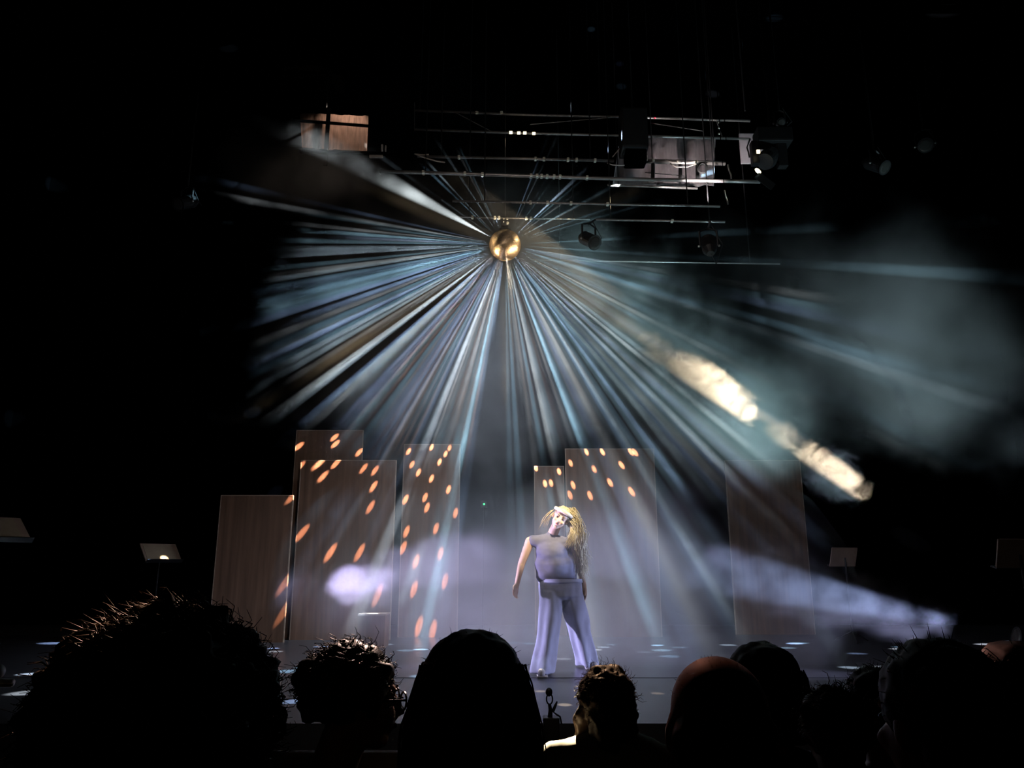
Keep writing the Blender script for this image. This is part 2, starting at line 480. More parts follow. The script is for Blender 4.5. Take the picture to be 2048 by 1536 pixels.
# box truss at the top (two chords and braces)
tl = thing('roof_truss', 'long two chord truss across the top of the stage, right of the lit brown curtain', 'truss', P(825, 215, 9.2))
for c in (((829, 221, 9.2), (1060, 230, 9.2), (1245, 234, 9.2), (1500, 242, 9.2)), ((829, 259, 9.2), (1060, 267, 9.2), (1245, 271, 9.2), (1500, 278, 9.2))):
    mk('chord', tube(B(), [P(*q) for q in c], .017, 10), M['pipe'], tl, smooth=True)
for (q0, q1) in (((1060, 249, 9.2), (1235, 234, 9.2)), ((1300, 246, 9.2), (1405, 262, 9.2)), ((829, 205, 9.2), (829, 262, 9.2)), ((1432, 240, 9.2), (1445, 275, 9.2)), ((905, 222, 9.2), (985, 264, 9.2))):
    mk('brace', tube(B(), [P(*q0), P(*q1)], .006, 6), M['pipe'], tl)
for x, y in ((1022, 265), (1038, 266), (1050, 266), (1068, 267)):
    p = P(x, y, 9.17); mk('lamp_socket', box(B(), p + V((-.025, -.02, -.012)), p + V((.02, .02, .012)), .004), M['lampface'], tl, label='small lit warm lamp')
p = P(1310, 236, 9.17); mk('indicator', ell(B(), p, .012, sub=2), M['redled'], tl, label='tiny red indicator')
for x in (954, 1003): 
    p = P(x, 226, 9.18); mk('coupler', box(B(), p + V((-.02, -.02, -.012)), p + V((.02, .02, .02)), .004), M['socket'], tl)
for x, ys in ((1438, (245, 256, 268)),):
    for y in ys:
        p = P(x, y, 9.17); mk('coupler', ell(B(), p, .014, sub=2), M['socket'], tl)
for x in (840, 1200, 1490):
    p = P(x, 222, 9.2); mk('hanger', tube(B(), [p, V((p.x, p.y, 9.0))], .01, 6), M['metal_black'], tl)

bar(((835, 313, 9.0), (1070, 318, 9.0), (1228, 322, 9.0)), .018, 'thin lighting bar ending left of the black hoist box, with tiny bright clamps', sockets=(918, 1071, 1088, 1136, 1153, 1190))
bar(((1285, 322, 9.0), (1450, 327, 9.0)), .03, 'thick pale lighting bar carrying loose cables across the grey curtain', sockets=(1306, 1355, 1392))
bar(((760, 343, 8.9), (900, 347, 8.9), (1060, 352, 8.9), (1240, 358, 8.9), (1450, 362, 8.9), (1520, 364, 8.9)), .024,
    'longest pale lighting bar running below the grey curtain', sockets=(847, 930, 965, 1062, 1074, 1083, 1094, 1108, 1120, 1174))
bar(((1215, 370, 9.3), (1395, 377, 9.3)), .016, 'short lighting bar just under the hem of the grey curtain')
bar(((905, 402, 8.7), (1060, 405, 8.7), (1240, 409, 8.7), (1440, 413, 8.7)), .014, 'lighting bar with pale clamps running just above the mirror ball motor', sockets=(1061, 1095, 1142, 1215))
bar(((1190, 439, 8.9), (1400, 443, 8.9), (1450, 444, 8.9)), .014, 'lower right lighting bar with the dark lamps hanging under it', sockets=(1344,))
bar(((905, 434, 9.1), (1180, 439, 9.1)), .010, 'thin lighting bar passing close above the mirror ball', sockets=(945, 990, 998, 1053, 1062))
bar(((1060, 520, 9.8), (1560, 528, 9.8)), .010, 'lowest thin lighting bar, right of the mirror ball')

# curved cables lit near the left curtain
for pts, lab in ((((833, 309, 8.9), (850, 316, 8.9), (872, 322, 8.9), (890, 325, 8.9)), 'curved pale cable sagging right of the brown curtain'),
                 (((829, 308, 9.0), (845, 310, 9.0), (858, 309, 9.0)), 'short pale cable end above the curved sagging cable')):
    setp(mk('rig_cable', tube(B(), [P(*q) for q in pts], .009, 8), M['cable'], org=P(*pts[0]), smooth=True), lab, 'cable', 'loose cables on the rig')
for pts, lab in ((((1330, 319, 8.93), (1345, 325, 8.93), (1368, 327, 8.93), (1390, 323, 8.93)), 'pale cable looped along the thick bar'),
                 (((1340, 327, 8.93), (1352, 334, 8.93), (1375, 334, 8.93), (1392, 328, 8.93)), 'second pale cable drooping under the thick bar'),
                 (((1247, 285, 9.1), (1237, 300, 9.05), (1225, 314, 9.0)), 'straight pale cable from the hoist box down to the thin bar'),
                 (((1214, 326, 9.0), (1225, 330, 9.0), (1245, 331, 9.0), (1262, 329, 9.0)), 'faint cable sagging in the gap between two bars')):
    setp(mk('rig_cable', tube(B(), [P(*q) for q in pts], .007, 8), M['cable'], org=P(*pts[0]), smooth=True), lab, 'cable', 'loose cables on the rig')
# coil
bm = B()
for j in range(3):
    tube(bm, [P(1405 + (8 + j) * math.cos(a_ * PI / 10), 336 + (9 + j) * math.sin(a_ * PI / 10), 8.9 + .01 * j) for a_ in range(21)], .006, 6)
setp(mk('cable_coil', bm, M['cable_black'], org=P(1405, 336, 8.9)), 'black cable coil hanging on the thick bar before the grey curtain', 'cable coil')
# ladder frame between the bars
t = thing('hanging_ladder_frame', 'dark upright frame of three posts before the grey curtain', 'frame', P(1350, 345, 9.02))
for x in (1306, 1361, 1395):
    mk('post', tube(B(), [P(x, 322, 9.02), P(x, 362, 9.02)], .026, 8), M['metal_black'], t)
mk('rail', tube(B(), [P(1290, 345, 9.04), P(1370, 352, 9.04)], .006, 6), M['metal_black'], t)


def curtain(name, corners, d, m, label, cat, folds=5, amp=.014, drop=.02):
    (x0, y0), (x1, y1), (x2, y2), (x3, y3) = corners           # tl tr br bl
    bm = B(); nx, ny = 60, 20; g = []
    for j in range(ny + 1):
        row = []
        for i in range(nx + 1):
            u, v = i / nx, j / ny
            x = (x0 + (x1 - x0) * u) * (1 - v) + (x3 + (x2 - x3) * u) * v
            y = (y0 + (y1 - y0) * u) * (1 - v) + (y3 + (y2 - y3) * u) * v
            p = P(x, y, d); k = u * folds
            p.y += amp * math.sin(k * 2 * PI + 1.4 * math.sin(k * 3.1)) * (.5 + .5 * v) + .02 * mnoise.noise(V((u * 9, v * 4, d)))
            p.z += drop * mnoise.noise(V((u * 14, 3.3, d))) * v
            row.append(bm.verts.new(p))
        g.append(row)
    for j in range(ny):
        for i in range(nx): bm.faces.new((g[j][i], g[j][i + 1], g[j + 1][i + 1], g[j + 1][i]))
    ext = bmesh.ops.solidify(bm, geom=bm.faces[:], thickness=.006)
    return mk(name, bm, m, org=P((x0 + x1) / 2, y0, d), smooth=True)


hang(setp(curtain('stage_curtain', ((1240, 272), (1431, 277), (1428, 372), (1225, 372)), 9.5, M['curtain'], '', ''), 'grey folded curtain lit from below behind the thick pale bar', 'curtain'), P(1250, 273, 9.5), P(1420, 277.5, 9.5))
hang(setp(curtain('stage_curtain', ((600, 226), (737, 232), (734, 304), (604, 296)), 9.7, M['curtain_brown'], '', '', 9, .007), 'brown creased curtain lit warmly at the upper left of the rig', 'curtain'), P(605, 227, 9.7), P(730, 232.5, 9.7))
hang(setp(mk('scenery_panel', box(B(), P(1483, 326, 9.6), P(1524, 267, 9.6) + V((0, .03, 0))), M['border'], org=P(1500, 300, 9.6)), 'pale upright panel behind the moving head lamp', 'panel'), P(1500, 269, 9.615))
t = thing('window_frame_bars', 'black crossed bars in front of the lit brown curtain', 'frame', P(655, 260, 9.5))
mk('upright', box(B(), P(646, 330, 9.5), P(661, 215, 9.5) + V((0, .03, 0))), M['black'], t)
mk('crossbar', tube(B(), [P(590, 241, 9.46), P(660, 246, 9.46), P(760, 254, 9.46)], .022, 8), M['black'], t)
mk('crossbar', tube(B(), [P(600, 303, 9.46), P(700, 305, 9.46), P(800, 309, 9.46)], .03, 8), M['black'], t)
mk('hanger', tube(B(), [P(653, 216, 9.52), V((P(653, 216, 9.52).x, 9.52, 9.0))], .012, 6), M['metal_black'], t)
# small lit fittings right of the brown curtain
for (x, y, w_, h_, lab) in ((764, 295, 4, 16, 'slim pale bracket upright'), (771, 296, 3, 14, 'second slim pale bracket beside it'), (752, 312, 30, 6, 'flat pale plate under the brackets')):
    p = P(x, y, 9.3); s_ = 9.3 / F / 2
    hang(setp(mk('rig_bracket', box(B(), p + V((-w_ * s_, 0, -h_ * s_)), p + V((w_ * s_, .03, h_ * s_)), .004), M['cable'], org=p), lab + ', right of the brown curtain', 'bracket', 'lit brackets on the rig'), p + V((0, .015, h_ * s_ * .8)))

# hoist box
t = thing('chain_hoist', 'big black hoist box hanging in the truss, a gap in the pale bars', 'hoist', P(1266, 262, 9.0))
a = P(1243, 318, 8.9); b = P(1292, 222, 8.9)
mk('housing', box(B(), (a.x, 8.8, a.z + .12), (b.x, 9.12, b.z), .03), M['metal_black'], t)
mk('chain_bag', box(B(), (a.x + .05, 8.84, a.z - .05), (b.x - .02, 9.08, a.z + .13), .04), M['black'], t)
mk('chain', tube(B(), [V(((a.x + b.x) / 2, 8.96, b.z - .02)), V(((a.x + b.x) / 2, 8.96, 9.0))], .012, 6), M['metal_black'], t)
p = P(1293, 316, 8.88); mk('end_plate', box(B(), p + V((-.015, -.01, -.035)), p + V((.015, .02, .035)), .003), M['socket'], t)


def lamp(px, py, d, tilt, az, label, L_=.3, r=.085, lit=False, group='dark lamps hanging in the rig', hook=None):
    """theatre lamp: can, lens, yoke, clamp; hung from the roof by a drop pipe"""
    c = P(px, py, d)
    t = thing('stage_lamp', label, 'stage lamp', c, group)
    dirv = V((math.sin(az) * math.cos(tilt), -math.cos(az) * math.cos(tilt), math.sin(tilt)))
    bm = B(); a0 = c - dirv * L_ / 2; a1 = c + dirv * L_ / 2
    tube(bm, [a0 - dirv * .05, a0, a0 + dirv * .03, a1 - dirv * .03, a1], [r * .5, r * .8, r, r, r * 1.12], 20)
    mk('can', bm, M['metal_black'], t, smooth=False)
    mk('lens', tube(B(), [a1 - dirv * .001, a1 + dirv * .006], [r * .95, r * .7], 20), M['lampface'] if lit else M['lens'], t)
    x = dirv.cross(V((0, 0, 1))).normalized()
    up = c + V((0, 0, r + .14))
    mk('yoke', tube(B(), [c + x * (r + .015), c + x * (r + .015) + V((0, 0, r + .1)), up, c - x * (r + .015) + V((0, 0, r + .1)), c - x * (r + .015)], .012, 8), M['metal_black'], t)
    q = P(hook[0], hook[1], hook[2]) if hook else V((up.x, up.y, 9.0))
    mk('clamp', tube(B(), [up - V((0, 0, .01)), q], .014, 8), M['metal_black'], t)
    cb = [c - dirv * (L_ / 2 + .04), c - dirv * (L_ / 2 + .1) + V((.05, 0, -.1)), c + V((.16, 0, .02)), up + V((.05, 0, .03))]
    mk('cable', tube(B(), cb, .006, 6), M['cable_black'], t)
    for k in (-1, 1):
        mk('knob', ell(B(), c + x * k * (r + .03), .015, sub=2), M['steel'], t)
    return t


lamp(1418, 492, 8.05, math.radians(60), PI * .97, 'right one of the two dark lamps under the lower right bar', hook=(1420, 444, 8.9), L_=.2)
lamp(1178, 480, 8.6, math.radians(-35), .5, 'dark lamp hanging close right of the mirror ball', hook=(1190, 440, 8.85))
lamp(372, 405, 8.8, math.radians(-35), -.4, 'dark lamp alone at the far upper left')
lamp(1752, 330, 8.6, math.radians(-40), .5, 'dark lamp right of the moving head lamp')
lamp(1850, 290, 8.6, math.radians(-30), -.5, 'dark lamp at the far upper right')
lamp(1560, 246, 8.75, math.radians(-25), -.15, 'small lamp with one bright sliver of lens, above the moving head lamp', L_=.16, r=.05, lit=False)

# moving head
c = P(1535, 318, 8.8)
t = thing('moving_head_lamp', 'black moving head lamp pointing down right before the pale panel', 'stage lamp', c)
d_ = (P(1505, 350, 8.55) - c).normalized()
bm = B(); tube(bm, [c - d_ * .16, c - d_ * .13, c + d_ * .02, c + d_ * .1], [.07, .12, .13, .11], 20); mk('head', bm, M['metal_black'], t)
e = P(1516, 342, 8.6)
mk('lens', ell(B(), e, (.05, .02, .035), (V((.7, 0, -.7)), V((.7, 0, .7)), V((0, 1, 0))), 2), M['lampface'], t, label='bright warm lens')
mk('base', box(B(), P(1512, 290, 8.8) + V((0, -.12, 0)), P(1578, 262, 8.8) + V((0, .12, 0)), .02), M['metal_black'], t)
mk('yoke_arm', box(B(), P(1556, 335, 8.8) + V((0, -.05, 0)), P(1570, 285, 8.8) + V((0, .05, 0)), .01), M['metal_black'], t)
mk('yoke_arm', box(B(), P(1504, 330, 8.8) + V((0, -.05, 0)), P(1514, 285, 8.8) + V((0, .05, 0)), .01), M['metal_black'], t)
mk('glint', box(B(), P(1514, 306, 8.64), P(1520, 299, 8.64) + V((0, .02, 0)), .004), M['lampface'], t, label='small bright display')  # glowing block stands in for a glint on the lamp
mk('cable', tube(B(), [P(1500, 278, 8.75), P(1494, 295, 8.72), P(1497, 305, 8.72), P(1499, 315, 8.72)], .01, 6), M['cable_black'], t)
mk('clamp', tube(B(), [P(1540, 266, 8.8), V((P(1540, 262, 8.8).x, 8.8, 9.0))], .015, 8), M['metal_black'], t)
mk('barn_door', obox(B(), P(1530, 362, 8.6), V((.75, 0, -.66)), V((0, 1, 0)), V((.66, 0, .75)), (.13, .008, .05)), M['metal_black'], t)
for (x, y) in ((1455, 402), (1462, 350)):
    p = P(x, y, 8.75)
    hang(setp(mk('safety_clamp', tube(B(), [p + V((0, 0, -.05)), p, p + V((-.02, 0, .06)), p + V((-.03, 0, .15))], .01, 8), M['steel'], org=p),
         'steel hook clamp on the bars, ' + ('lower one under the longest bar' if y > 380 else 'upper one right of the thick bar'), 'clamp', 'steel hook clamps'), p + V((-.03, 0, .145)))
# green status light on a small box at the back wall
p = P(968, 1008, 11.6)
t = thing('indicator_box', 'small black wall box with a tiny green light between the flats', 'indicator light', p)
mk('housing', box(B(), p + V((-.05, .02, -.05)), p + V((.05, .09, .05)), .008), M['metal_black'], t)
mk('led', ell(B(), p + V((0, .012, 0)), .016, sub=2), M['led'], t, label='green glowing light')
mk('mounting_pole', tube(B(), [V((p.x, p.y + .06, .004)), p + V((0, .06, -.04))], .012, 6), M['black'], t)

# side spotlight on the floor, right edge
c = RIGHT_LAMP; d_ = (P(1100, 1062, 7.6) - c).normalized()
t = thing('floor_spotlight', 'black spotlight at the right edge, the source of the bluish beam', 'stage lamp', (c.x + .1, c.y, 0))
bk = c - d_ * .05
mk('can', tube(B(), [bk - d_ * .3, bk - d_ * .26, bk - d_ * .02, bk], [.05, .085, .085, .1], 20), M['metal_black'], t)
mk('lens', tube(B(), [bk + d_ * .001, bk + d_ * .008], [.08, .06], 20), M['lens'], t)
mk('stand', tube(B(), [bk - d_ * .15 + V((0, 0, -.08)), V((bk.x + .14, bk.y, .02))], .018, 8), M['metal_black'], t)
mk('base', tube(B(), [V((bk.x + .14, bk.y, 0)), V((bk.x + .14, bk.y, .025))], .14, 24), M['metal_black'], t)


# ------------------------------------------------------------------ music stands
def music_stand(c, az, lean, w, h, label, paper=False, pole_to=None):
    """desk centred at c, facing azimuth az (0 = towards the audience), leaning back"""
    t = thing('music_stand', label, 'music stand', (c.x, c.y, .004), 'music stands at the sides of the stage')
    f = V((math.sin(az), -math.cos(az), 0)); r = V((math.cos(az), math.sin(az), 0))
    up = V((0, 0, 1)) * math.cos(lean) - f * math.sin(lean); nrm = r.cross(up); nrm = nrm if nrm.dot(f) > 0 else -nrm
    mk('desk', obox(B(), c, r, nrm, up, (w / 2, .006, h / 2)), M['desk'], t)
    mk('lip', obox(B(), c - up * (h / 2) + nrm * .025, r, nrm, up, (w / 2, .03, .006)), M['metal_black'], t)
    if paper:
        mk('sheet_music', obox(B(), c + nrm * .009 - r * .02, r, nrm, up, (w * .40, .002, h * .44)), M['paper'], t, label='pale sheet music')
    base = c - f * .03 if False else c - nrm * .03
    mk('pole', tube(B(), [base, V((base.x, base.y, .12))], .011, 8), M['metal_black'], t)
    for k in range(3):
        a_ = az + k * 2 * PI / 3
        mk('leg', tube(B(), [V((base.x, base.y, .14)), V((base.x + .24 * math.sin(a_), base.y + .24 * math.cos(a_), .012))], .009, 6), M['metal_black'], t)
    return t


music_stand(P(322, 1106, 10.4), math.radians(52), math.radians(43), .50, .33, 'music stand with pale sheet music, left of the short dim flat', True)
music_stand(P(-12, 1058, 7.2), math.radians(60), math.radians(50), .58, .36, 'music stand with pale sheet music cut by the left edge of the picture', True)
music_stand(P(1687, 1114, 10.4), math.radians(192), math.radians(20), .39, .26, 'music stand seen from behind, right of the faint flat in haze')
music_stand(P(2034, 1107, 5.9), math.radians(188), math.radians(16), .345, .225, 'music stand seen from behind at the right edge of the picture')

# ------------------------------------------------------------------ floor microphone at the stage edge
p0 = P(1098, 1384, 4.95)
t = thing('microphone', 'small black microphone on a stand before the stage edge, in front of the dancer', 'microphone', (p0.x, p0.y, -.75))
mk('windscreen', ell(B(), p0, (.022, .022, .026), sub=3), M['metal_black'], t, smooth=True)
q = P(1099, 1398, 4.95)
bm = B(); tube(bm, [q + V((.019 * math.cos(k * PI / 8), 0, .03 * math.sin(k * PI / 8))) for k in range(17)], .005, 6)
mk('clip', bm, M['metal_black'], t)
mk('stem', tube(B(), [P(1099, 1408, 4.95), P(1101, 1420, 4.95), P(1100, 1436, 4.95)], [.010, .013, .016], 10), M['metal_black'], t)
mk('cable', tube(B(), [P(1104, 1424, 4.95), P(1109, 1412, 4.94), P(1114, 1404, 4.94), P(1112, 1411, 4.93), P(1107, 1424, 4.93), P(1113, 1429, 4.93), P(1120, 1433, 4.93), P(1123, 1447, 4.93)], .0055, 6), M['cable_black'], t)
a = P(1086, 1434, 4.95); b = P(1119, 1434, 4.95)
mk('housing', box(B(), (a.x, 4.92, a.z - .16), (b.x, 5.02, a.z), .012), M['metal_black'], t)
mk('stand_pole', tube(B(), [V((p0.x, 4.97, a.z - .15)), V((p0.x, 4.97, -.72))], .014, 8), M['metal_black'], t)
mk('stand_base', tube(B(), [V((p0.x, 4.97, -.75)), V((p0.x, 4.97, -.72))], .12, 24), M['metal_black'], t)

# handrail end at the left edge
p = P(26, 1366, 3.6)
t = thing('handrail', 'grey handrail end low at the left edge of the picture', 'handrail', (p.x - .5, p.y, -.66))
mk('rail', tube(B(), [p, p + V((-1.2, 0, .0))], .017, 10), M['rail'], t, smooth=True)
mk('knob', ell(B(), P(-6, 1343, 3.6), .034, sub=3), M['rail'], t, smooth=True)
for dx in (-.12, -.9):
    mk('post', tube(B(), [p + V((dx, 0, 0)), V((p.x + dx, p.y, -.66))], .014, 8), M['metal_black'], t)
mk('knob_pin', tube(B(), [P(-6, 1343, 3.6), P(-6, 1366, 3.6)], .01, 8), M['rail'], t)


# ------------------------------------------------------------------ people
def axes(fwd, up):
    f = V(fwd).normalized(); u = V(up); u = (u - f * u.dot(f)).normalized(); r = f.cross(u)
    return r, f, u


def head_shapes(c, ax, s=1.0):
    r, f, u = ax
    q = lambda x, y, z: c + (r * x + f * y + u * z) * s
    k = lambda *v: tuple(a * s for a in v)
    return [('e', q(0, -.015, .032), k(.077, .097, .084), ax), ('e', q(0, .022, -.035), k(.065, .074, .078), ax),
            ('e', q(0, .056, -.094), k(.033, .033, .024), ax), ('c', q(0, .088, .012), q(0, .113, -.03), .009 * s, .014 * s),
            ('e', q(0, .09, -.062), k(.023, .012, .012), ax), ('c', q(-.036, .078, .024), q(.036, .078, .024), .013 * s, .013 * s),
            ('e', q(.04, .07, -.03), k(.022, .022, .02), ax), ('e', q(-.04, .07, -.03), k(.022, .022, .02), ax),
            ('e', q(.078, -.008, -.008), k(.011, .02, .032), ax), ('e', q(-.078, -.008, -.008), k(.011, .02, .032), ax)]


def face_parts(c, ax, parent, s=1.0):
    r, f, u = ax
    for k in (-1, 1):
        mk('eye', ell(B(), c + (r * .031 * k + f * .083 + u * .002) * s, (.014 * s, .009 * s, .008 * s), ax, 2), M['eye'], parent, smooth=True)
        mk('eyebrow', capsule(B(), c + (r * .018 * k + f * .092 + u * .028) * s, c + (r * .046 * k + f * .083 + u * .027) * s, .004 * s, .003 * s), M['brown_hair'], parent, smooth=True)
    mk('lips', ell(B(), c + (f * .099 - u * .062) * s, (.021 * s, .006 * s, .008 * s), ax, 2), M['lips'], parent, smooth=True)


def hand_shapes(w, d, n, side, curl=.5, s=1.0):
    """wrist w, pointing d, palm normal n (the way the fingers curl), side +1/-1 puts the thumb"""
    d = V(d).normalized(); n = V(n); n = (n - d * n.dot(d)).normalized(); x = d.cross(n) * side
    out = [('c', w, w + d * .045 * s, .026 * s, .024 * s), ('c', w + d * .03 * s + x * .018 * s, w + d * .085 * s + x * .026 * s, .017 * s, .014 * s),
           ('c', w + d * .03 * s - x * .012 * s, w + d * .082 * s - x * .026 * s, .017 * s, .013 * s), ('c', w + d * .04 * s, w + d * .088 * s, .018 * s, .015 * s)]
    for o, ln, rr in ((.031, .072, .0085), (.011, .08, .0088), (-.010, .075, .0085), (-.030, .058, .0075)):
        b = w + d * .086 * s + x * o * s; p = b
        for j, fr in enumerate((.42, .33, .25)):
            an = curl * (.5 + .75 * j)
            q = p + (d * math.cos(an) + n * math.sin(an) + x * o * 1.6).normalized() * ln * fr * s
            out.append(('c', p, q, rr * s * (1 - .1 * j), rr * s * (.9 - .1 * j))); p = q
    p = w + d * .022 * s + x * .024 * s
    for j, ln in enumerate((.036, .032, .026)):
        q = p + (d * (.75 + .1 * j) + x * (.62 - .2 * j) + n * (.25 + .15 * j)).normalized() * ln * s
        out.append(('c', p, q, (.0125 - .0015 * j) * s, (.011 - .0015 * j) * s)); p = q
    return out


# ---------------- the dancer
DD = 7.6


def Q(x, y, dy=0.0):
    return P(x, y, DD + dy)


dn = thing('person', 'dancer in slate sleeveless top and pale wide trousers, head tilted, long blonde hair', 'person', V((Q(1125, 1200).x, 7.6, .004)))
HC = Q(1121, 1036, -.06)
hax = axes(V((-.10, -.93, -.10)), V((.50, .05, .84)))
footL = V((P(1086, 1350, 7.38).x, 7.40, .004)); footR = V((P(1176, 1336, 7.95).x, 7.93, .004))
hipL, hipR = Q(1100, 1180, -.02), Q(1143, 1180, .03)
kneeL = Q(1096, 1262, -.09); kneeR = Q(1160, 1260, .12)
ankL = footL + V((.0, .02, .085)); ankR = footR + V((0, .02, .085))
shL, shR = Q(1060, 1083, .02), Q(1143, 1086, .03)
elL, elR = Q(1043, 1128, .03), Q(1158, 1135, .06)
wrL, wrR = Q(1034, 1168, -.06), Q(1168, 1170, .03)
body = head_shapes(HC, hax, .97)
nb = Q(1103, 1074, .03)
body += [('c', HC - hax[2] * .07 - hax[1] * .02, nb, .047, .056), ('c', nb, Q(1105, 1092, .02), .06, .08), ('c', shL, Q(1102, 1085, .02), .05, .07), ('c', shR, Q(1106, 1085, .02), .05, .07),
         ('e', Q(1106, 1106, .02), (.15, .10, .13)), ('e', Q(1114, 1140, .02), (.125, .09, .12)), ('e', Q(1121, 1172, .02), (.155, .105, .11)),
         ('c', shL, elL, .049, .037), ('c', elL, wrL, .037, .025), ('c', shR, elR, .047, .036), ('c', elR, wrR, .036, .024),
         ('c', hipL, kneeL, .085, .055), ('c', kneeL, ankL, .056, .036), ('c', hipR, kneeR, .085, .055), ('c', kneeR, ankR, .056, .036),
         ('c', ankL + V((0, .02, -.04)), footL + V((-.02, -.15, .03)), .036, .028), ('c', ankR + V((0, .02, -.04)), footR + V((.05, -.14, .03)), .036, .028)]
body += hand_shapes(wrL, wrL - elL, V((.6, -.5, .1)), 1, .45) + hand_shapes(wrR, V((.06, .02, -1)), V((-.7, -.3, 0)), -1, .4)
bo = mk('body', organic(body, .0065, 4), M['skin'], dn)
face_parts(HC, hax, dn, .97)
# top
topS = [('c', Q(1066, 1082, .02), Q(1100, 1084, .02), .062, .085), ('c', Q(1140, 1086, .03), Q(1106, 1084, .02), .06, .085), ('c', Q(1102, 1074, .02), Q(1104, 1090, .02), .066, .09),
        ('e', Q(1105, 1106, .01), (.172, .125, .14)), ('e', Q(1110, 1134, .01), (.158, .125, .14)), ('c', Q(1092, 1152, 0), Q(1132, 1154, .02), .094, .096),
        ('c', Q(1086, 1125, .01), Q(1086, 1152, .0), .085, .075), ('c', Q(1134, 1120, .02), Q(1138, 1150, .02), .085, .085)]
mk('sleeveless_top', organic(topS, .011, 26, (.008, (5, 6, 13))), M['top'], dn)


# trousers: lofted rings, pelvis then two flared legs
def loft(bm, rings, seg=36, fold=.0, ph=0.0):
    vs = []
    for i, (c, rx, ry) in enumerate(rings):
        f = fold * i / len(rings)
        vs.append([bm.verts.new(c + V((math.cos(a) * rx * (1 + f * math.sin(a * 5 + ph + i * .12)), math.sin(a) * ry * (1 + f * math.sin(a * 4 + ph)), .006 * math.sin(a * 3 + ph) * f * 10)))
                   for a in (2 * PI * k / seg for k in range(seg))])
    for a, b in zip(vs, vs[1:]):
        for k in range(seg): bm.faces.new((a[k], a[(k + 1) % seg], b[(k + 1) % seg], b[k]))
    bm.faces.new(vs[0]); bm.faces.new(list(reversed(vs[-1])))


def interp(keys, n):
    out = []
    for i in range(n):
        t_ = i / (n - 1) * (len(keys) - 1); k = min(int(t_), len(keys) - 2); f = t_ - k; f = f * f * (3 - 2 * f) * .5 + f * .5
        a, b = keys[k], keys[k + 1]
        out.append((a[0].lerp(b[0], f), a[1] + (b[1] - a[1]) * f, a[2] + (b[2] - a[2]) * f))
    return out


def pxr(w, d=DD): return w / 2 * d / F * 1.03


bm = B()
loft(bm, interp([(Q(1121, 1160, .01), pxr(80), .13), (Q(1121, 1176, .01), pxr(84), .14), (Q(1122, 1192, .01), pxr(84), .135), (Q(1123, 1200, .01), pxr(60), .10)], 10))
loft(bm, interp([(Q(1103, 1182, 0), pxr(46), .125), (Q(1101, 1215, -.03), pxr(45), .12), (Q(1096, 1262, -.1), pxr(38), .11), (P(1089, 1310, 7.48), pxr(42), .12), (V((footL.x, 7.42, .03)), pxr(42), .15)], 26), fold=.22, ph=1.0)
loft(bm, interp([(Q(1141, 1182, .02), pxr(46), .125), (Q(1149, 1215, .05), pxr(46), .12), (Q(1160, 1262, .12), pxr(40), .11), (P(1171, 1305, 7.82), pxr(42), .12), (V((footR.x + .0, 7.9, .03)), pxr(40), .15)], 26), fold=.22, ph=2.6)
bmesh.ops.recalc_face_normals(bm, faces=bm.faces)
me = bpy.data.meshes.new('trs'); bm.to_mesh(me); bm.free()
o_ = bpy.data.objects.new('trs', me); C.objects.link(o_)
r_ = o_.modifiers.new('r', 'REMESH'); r_.mode = 'VOXEL'; r_.voxel_size = .009
s_ = o_.modifiers.new('s', 'SMOOTH'); s_.factor = .5; s_.iterations = 5
tm = bpy.data.meshes.new_from_object(o_.evaluated_get(bpy.context.evaluated_depsgraph_get()))
bpy.data.objects.remove(o_)
for v in tm.vertices:
    v.co += v.normal * .012 * mnoise.noise(V((v.co.x * 16, v.co.y * 12, v.co.z * 3)))
tr_ = mk('wide_trousers', tm, M['trousers'], dn, smooth=True)
wb = interp([(Q(1121, 1158, .01), pxr(82), .135), (Q(1121, 1165, .01), pxr(84), .142)], 4)
bm = B(); loft(bm, wb); mk('waistband', bm, M['trousers'], tr_, smooth=True)
for ft, dx in ((footL, -.02), (footR, .05)):
    bm = B(); capsule(bm, ft + V((0, .04, .04)), ft + V((dx, -.17, .035)), .042, .035); box(bm, ft + V((-.04 + min(dx, 0), -.2, 0)), ft + V((.04 + max(dx, 0), .08, .014)), .006)
    mk('shoe', bm, M['shoe'], dn, smooth=True)
# hair: a skull cap and long falling locks
r, f, u = hax
hs = [('e', HC + u * .035 - f * .03, (.088, .095, .09), hax), ('c', HC + r * -.06 - f * .04 + u * .03, Q(1150, 1052, .02), .05, .055), ('c', Q(1150, 1050, .02), Q(1158, 1090, 0), .055, .06),
      ('c', Q(1158, 1085, 0), Q(1163, 1120, .0), .058, .035), ('c', Q(1163, 1115, 0), Q(1167, 1140, .01), .035, .012)]
hm = organic(hs, .010, 5, (.012, (30, 30, 7)))
st = []
rr = random.Random(3)
for k in range(260):
    a = rr.random()
    root = HC + u * rr.uniform(-.01, .1) + r * rr.uniform(-.03, .09) * 1 - f * rr.uniform(-.03, .1)
    root = Q(1134 + rr.uniform(-8, 16), 1022 + rr.uniform(-8, 22), rr.uniform(-.10, .08))
    mid = Q(1150 + rr.gauss(6, 8), 1075 + rr.uniform(-8, 8), rr.uniform(-.10, .06))
    ti = Q(1166 + rr.gauss(0, 7), rr.uniform(1112, 1165), rr.uniform(-.05, .06))
    pts = [root.lerp(mid, j / 4) + V((.05 * math.sin(j / 4 * PI) * .6, 0, .02 * math.sin(j / 4 * PI))) for j in range(4)] + [mid.lerp(ti, j / 5) + V((.015 * math.sin(j * 1.3 + a * 9), 0, 0)) for j in range(6)]
    st.append((pts, .0045))
